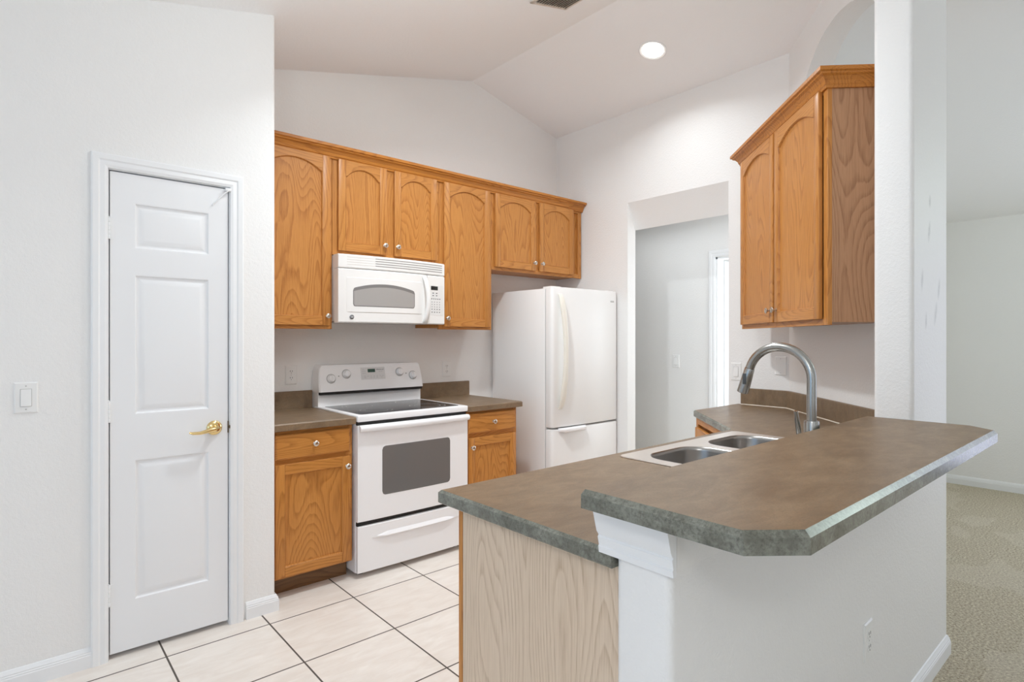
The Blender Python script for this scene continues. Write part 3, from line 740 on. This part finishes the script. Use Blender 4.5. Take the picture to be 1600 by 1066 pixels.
for x, z in ((.134, 1.100), (.627, 1.100)): bg_patch('indicator', 'ink', x-.003, x+.003, z-.003, z+.003, .001, bgd)

# ------------------------------------------------------------------ microwave
MX, MY, MZ, MW_, MH = 1.4535, 3.212, 1.436, .753, .408
mw = thing('microwave', 'white over-the-range microwave mounted above the stove', 'microwave', (MX, MY, MZ))
g = G(); g.box(.002, MW_-.002, .055, Y_BW-MY-.001, .012, MH-.002, .003); g.build('body', 'mw_white', mw)
g = G(); g.box(.02, MW_-.02, .075, .36, .004, .013); g.build('underside', 'grey_plastic', mw, smooth=False)
BO = .032
g = G(); curved_slab(g, 0, MW_, .325, MH, -.0, BO, .07, MW_, 24, .006); vg = g.build('vent_grille', 'mw_white', mw, angle=30)
for k in range(4):
    z = .345+.0145*k
    g = G(); curved_slab(g, .225, .728, z, z+.006, -.0008, BO, .004, MW_, 20, .0005); g.build('slot', 'slot', vg, angle=30)
    g = G(); curved_slab(g, .050, .222, z, z+.006, -.0006, BO, .004, MW_, 8, .0005); g.build('slot', 'ink_pale2', vg, angle=30)
g = G(); curved_slab(g, 0, .600, 0, .322, 0, BO, .06, MW_, 24, .006); md = g.build('door', 'mw_white', mw, angle=30)
g = G(); curved_slab(g, .604, MW_, 0, .322, 0, BO, .06, MW_, 8, .006); mc = g.build('control_panel', 'mw_white', mw, angle=30)
g = G(); curved_slab(g, .048, .560, .062, .272, -.0032, BO, .01, MW_, 24, .0035); g.build('window_bezel', 'mw_white', md, angle=20)
az = lambda x: .205+.034*(1-((x-.292)/.215)**2)
g = G(); curved_slab(g, .084, .500, .098, .25, -.0042, BO, .006, MW_, 80, .001, zlo=lambda x: .098+rc_(x, .084, .5, .014), zhi=lambda x: az(x)-rc_(x, .084, .5, .014)); wn = g.build('window', mat('window_dark_edge', (.20, .19, .185), .3), md, angle=30)
g = G(); curved_slab(g, .089, .495, .103, .25, -.0046, BO, .004, MW_, 80, .0004, zlo=lambda x: .103+rc_(x, .089, .495, .011), zhi=lambda x: az(x)-.020); g.build('window_screen', 'mw_glass', wn, angle=30)
g = G(); rings = []
for k in range(21):
    u = k/20; z = .006+.306*u; x = .575+.012*math.sin(PI*u); y = bow(.575, MW_, BO)-.006-.040*math.sin(PI*u)**.6; w = .016
    rings.append([(x-w, y+.010, z), (x-w*.7, y-.002, z), (x, y-.006, z), (x+w*.7, y-.002, z), (x+w, y+.010, z), (x, y+.012, z)])
g.rings(rings); g.build('handle', 'mw_white', md, angle=60)
def mwp(x, d): return bow(x, MW_, BO)-d
def mw_patch(name, m, x0, x1, z0, z1, d, parent):
    g = G(); curved_slab(g, x0, x1, z0, z1, -d, BO, .004, MW_, 4, .0003); return g.build(name, m, parent, angle=30)
kp = mw_patch('keypad', mat('keypad_white', (.74, .73, .72), .4), .618, .738, .060, .258, .0010, mc)
mw_patch('display', 'display', .632, .690, .226, .252, .0018, mc)
for z, n, wd in ((.206, 2, .016), (.190, 2, .014), (.168, 5, .011), (.147, 4, .006), (.131, 4, .006), (.115, 4, .006), (.099, 4, .010), (.080, 4, .010)):
    for k in range(n):
        x = .634+(.062 if n == 2 else .080)*(k+.5)/n if n > 2 else .650+.030*k
        if n > 2: x = .630+.086*(k+.5)/n
        mw_patch('key', 'ink', x-wd/2*.8, x+wd/2*.8, z-.003, z+.003, .0016, kp)
g = G(); bx_ = .078; by = bow(bx_, MW_, BO); g.lathe([(0, 0), (.0135, 0), (.0135, .003), (.012, .004), (0, .004)], (bx_, by, .034), (0, -1, 0), 24); bd = g.build('badge', mat('badge_grey', (.20, .21, .23), .3, .6), md)
text_mesh('GE', .013, 'logo', 'plate', bd, (bx_, by-.0045, .034))

# ------------------------------------------------------------------ refrigerator
FX, FY, FW, FH = 2.928, 2.905, .742, 1.717
fr = thing('refrigerator', 'white bottom-freezer refrigerator beside the hall doorway', 'refrigerator', (FX, FY, 0))
g = G(); g.box(0, FW, .080, .685, .02, FH-.010, .006); g.build('body', 'fridge', fr)
g = G(); g.box(.03, FW-.03, .07, .6, 0, .025); g.build('base_grille', 'grey_plastic', fr, smooth=False)
g = G(); g.box(.006, FW-.006, .066, .082, .03, FH-.015); g.build('gasket', 'grey_plastic', fr, smooth=False)
def fdoor(z0, z1):
    g = G(); rr = []; n = 16
    sec = [(0.0, .068), (0, .030), (.004, .014), (.014, .004)]+[(.03+(FW-.06)*k/n, -.010*(1-((k/n-.5)*2)**2)) for k in range(n+1)]+[(FW-.014, .004), (FW-.004, .014), (FW, .030), (FW, .068)]
    for ins, z in ((.010, z0), (.003, z0+.003), (0, z0+.010), (0, z1-.010), (.003, z1-.003), (.010, z1)):
        rr.append([(min(max(x, ins), FW-ins), y+(ins if y < .05 else 0), z) for x, y in sec])
    return g.rings(rr)
fd = fdoor(.695, FH).build('door', 'fridge', fr, angle=40)
fz = fdoor(.06, .682).build('freezer_drawer', 'fridge', fr, angle=40)
g = G(); rings = []
for k in range(33):
    u = k/32; z = .830+.835*u; s_ = math.sin(PI*u)
    x = .072+.012*s_; y = -.006-.050*s_**.55; w = .031-.011*s_; dp = .020+.004*s_
    tw = .6+.4*min(1, 8*min(u, 1-u)+.15)
    rings.append([(x+w*tw*math.cos(a), y+dp*tw*math.sin(a)*.7, z) for a in [2*PI*q/14 for q in range(14)]])
g.rings(rings); g.build('handle', 'handle_white', fd, angle=60)
g = G(); rings = []
for k in range(21):
    u = k/20; x = .055+.29*u; e = min(1, 7*min(u, 1-u)+.1)
    rings.append([(x, -.002, .690), (x, -.034*e-.004, .692), (x, -.046*e-.006, .684), (x, -.046*e-.006, .676-.006*e), (x, -.036*e-.004, .662+.006*(1-e)), (x, -.028*e-.003, .672), (x, -.004, .678)])
g.rings(rings); g.build('handle', 'white', fz, angle=50)
g = G(); g.box(.64, .69, -.0035, .004, 1.628, 1.642, .001); bdg = g.build('badge', 'grey_plastic', fd)
for a in (.02, FW-.12): g = G(); g.box(a, a+.10, .03, .12, FH-.01, FH+.006, .004); g.build('hinge_cover', 'fridge', fr)


# ------------------------------------------------------------------ switches and outlets (local: x along wall, -y to the room)
def plate_thing(kind, label, loc_, rz, w=.072, h=.118, group=None):
    names = {'switch': ('light_switch', 'light switch'), 'outlet': ('power_outlet', 'outlet'), 'blank': ('blank_wall_plate', 'wall plate')}[kind]
    t = thing(names[0], label, names[1], loc_, rz, group)
    g = G(); g.rings([[(x, y, z) for x, z in ((-w/2+i, -h/2+i), (w/2-i, -h/2+i), (w/2-i, h/2-i), (-w/2+i, h/2-i))] for i, y in ((0, 0), (0, -.003), (.004, -.006))]); g.build('plate', 'plate', t, angle=20)
    if kind == 'switch':
        g = G(); g.box(-.0175, .0175, -.0068, -.004, -.034, .034); g.build('switch_frame', 'grey_plastic', t, smooth=False)
        g = G(); g.rings([[(x, y, z) for x, z in ((-.0165, -.033), (.0165, -.033), (.0165, .033), (-.0165, .033))] for y in (-.005,)]+[[(-.0155, -.012, -.032), (.0155, -.012, -.032), (.0155, -.0075, .032), (-.0155, -.0075, .032)]]); g.build('rocker', 'plate', t, smooth=False)
    if kind == 'outlet':
        for zc_ in (-.0205, .0205):
            g = G(); g.rings([[(x, y, z) for x, z in rrect(-.0165, .0165, zc_-.0145, zc_+.0145, .011, 4)] for y in (-.004, -.0075)]); rc = g.build('receptacle', 'plate', t, angle=30)
            g = G()
            for x in (-.0065, .0065): g.box(x-.0014, x+.0014, -.0080, -.007, zc_-.001, zc_+.008)
            g.lathe([(0, 0), (.0024, 0), (.0024, .001), (0, .001)], (0, -.007, zc_-.008), (0, -1, 0), 10); g.build('slot', 'ink', rc, smooth=False)
    g = G()
    for z in ((0,) if kind == 'outlet' else (-h/2+.014, h/2-.014)): g.lathe([(0, 0), (.0028, 0), (.0022, .001), (0, .0012)], (0, -.0058, z), (0, -1, 0), 10)
    g.build('screw', 'grey_plastic', t)
    return t
plate_thing('switch', 'white rocker light switch on the wall left of the pantry door', (.0455, Y_PW, 1.113), 0)
plate_thing('outlet', 'white double outlet above the counter left of the stove', (1.318, Y_BW, 1.114), 0)
plate_thing('outlet', 'white double outlet above the counter right of the stove', (2.490, Y_BW, 1.112), 0)
plate_thing('outlet', 'white double outlet low on the half wall under the bar', (2.022, PONY_Y0, .396), 0)
plate_thing('switch', 'white light switch beside the hall doorway, left of the faucet spout', (X_RW, 1.912, 1.119), R(-90))
plate_thing('blank', 'blank white wall plate above the backsplash, seen through the faucet arch', (X_RW, 1.615, 1.168), R(-90))
plate_thing('switch', 'white light switch on the far hall wall seen through the doorway', (4.6, 2.97, 1.135), R(-90))


# ------------------------------------------------------------------ ceiling fixtures
def downlight(label, x, y, power, spread=145):
    z = ceil_z(x); t = thing('recessed_light', label, 'ceiling light', (x, y, z), 0, 'recessed ceiling lights')
    sl = -SLOPE if x > RIDGE_X else SLOPE; n = Vector((sl, 0, -1)).normalized() if x < RIDGE_X else Vector((-SLOPE, 0, -1)).normalized()
    n = Vector((SLOPE if x < RIDGE_X else -SLOPE, 0, -1)).normalized()
    g = G(); g.lathe([(.070, .0), (.092, 0), (.092, .004), (.086, .007), (.074, .003), (.070, .0)], (0, 0, 0), n, 40); g.build('trim_ring', 'trim', t)
    g = G(); g.lathe([(0, .0005), (.073, .0005), (.073, .002), (0, .003)], (0, 0, 0), n, 40); g.build('lens', 'lens', t)
    l = bpy.data.lights.new('recessed_lamp', 'AREA'); l.shape = 'DISK'; l.size = .14; l.energy = power; l.color = WARM; l.spread = R(spread)
    o = bpy.data.objects.new('recessed_lamp', l); COL.objects.link(o); o.parent = t; o.location = n*.012; o.rotation_euler = n.to_track_quat('-Z', 'Y').to_euler()
downlight('round white recessed ceiling light glowing near the doorway wall', 3.203, 2.245, 6.5, 155)
downlight('added recessed fill light above the stove aisle, out of view', 1.65, 2.2, 24)  # added unseen lamp to brighten stove front, floor and fridge side


def fill_pendant(label, x, y, power, drop=.38, color=(.93, .98, 1.0)):
    z = ceil_z(x); t = thing('fill_globe_light', label, 'ceiling light', (x, y, z))
    g = G(); g.lathe([(0, 0), (.07, 0), (.07, .012), (.06, .02), (0, .022)], (0, 0, .01), (0, 0, -1), 28); g.build('canopy', 'nickel', t)
    g = G(); g.lathe([(.008, 0), (.008, drop-.18)], (0, 0, 0), (0, 0, -1), 12); g.build('stem', 'nickel', t)
    g = G(); g.lathe([(.02, drop-.18), (.05, drop-.175), (.055, drop-.155), (0, drop-.154)], (0, 0, 0), (0, 0, -1), 24); g.build('fitter', 'nickel', t)
    l = bpy.data.lights.new('fill_globe_lamp', 'POINT'); l.energy = power; l.color = color; l.shadow_soft_size = .14
    o = bpy.data.objects.new('fill_globe_lamp', l); COL.objects.link(o); o.parent = t; o.location = (0, 0, -drop)
fill_pendant('added globe fill light over the dining nook, out of view behind the camera', -.7, -.5, 32, color=(.93, .95, .95))  # added fill near the camera, standing in for bounced flash
fill_pendant('added globe fill light above the kitchen floor, out of view', 1.2, 1.5, 17, .42)  # added unseen lamp lifting the kitchen walls and ceiling
fill_pendant('added globe fill light in the living room, out of view', 5.3, -.9, 22, color=(.80, 1.0, .90))  # added unseen lamp to brighten the living room wall
vt = thing('ceiling_vent', 'metal air vent with angled slats in the kitchen ceiling', 'vent', (2.494, 2.366, ceil_z(2.494)))
vt.rotation_euler = (0, -math.atan(SLOPE), 0)
g = G(); vw, vl = .30, .36
for a, b, c, d in ((-vw, 0, -.022, 0), (-vw, 0, -vl, -vl+.022), (-vw, -vw+.022, -vl, 0), (-.022, 0, -vl, 0)): g.box(a, b, c, d, -.006, .001, .001)
g.build('frame', 'vent', vt)
for k in range(13):
    x = -vw+.030+.0195*k
    g = G(); g.prism([(x, -.014), (x+.002, -.014), (x+.020, -.001), (x+.018, -.001)], 'y', -vl+.02, -.02); g.build('slat', 'vent', vt, smooth=False)
g = G(); g.box(-vw+.02, -.02, -vl+.02, -.02, -.0005, .001); g.build('duct_opening', mat('duct_dark', (.22, .18, .15), .6), vt, smooth=False)
# unseen flush light added to fill the hall
z = 2.45
hl = thing('fill_hall_light', 'added long flush fill light in the hall, hidden above the doorway', 'ceiling light', (4.2, 2.9, z))
g = G(); g.box(-.20, .20, -.62, .62, -.05, 0, .004); g.build('base', 'trim', hl)
g = G(); g.box(-.18, .18, -.60, .60, -.075, -.048, .008); g.build('diffuser', 'trim', hl)
l = bpy.data.lights.new('fill_hall_lamp', 'AREA'); l.shape = 'RECTANGLE'; l.size = .34; l.size_y = 1.15; l.energy = 2.2; l.color = (.95, .98, 1)
o = bpy.data.objects.new('fill_hall_lamp', l); COL.objects.link(o); o.parent = hl; o.location = (0, 0, -.08)
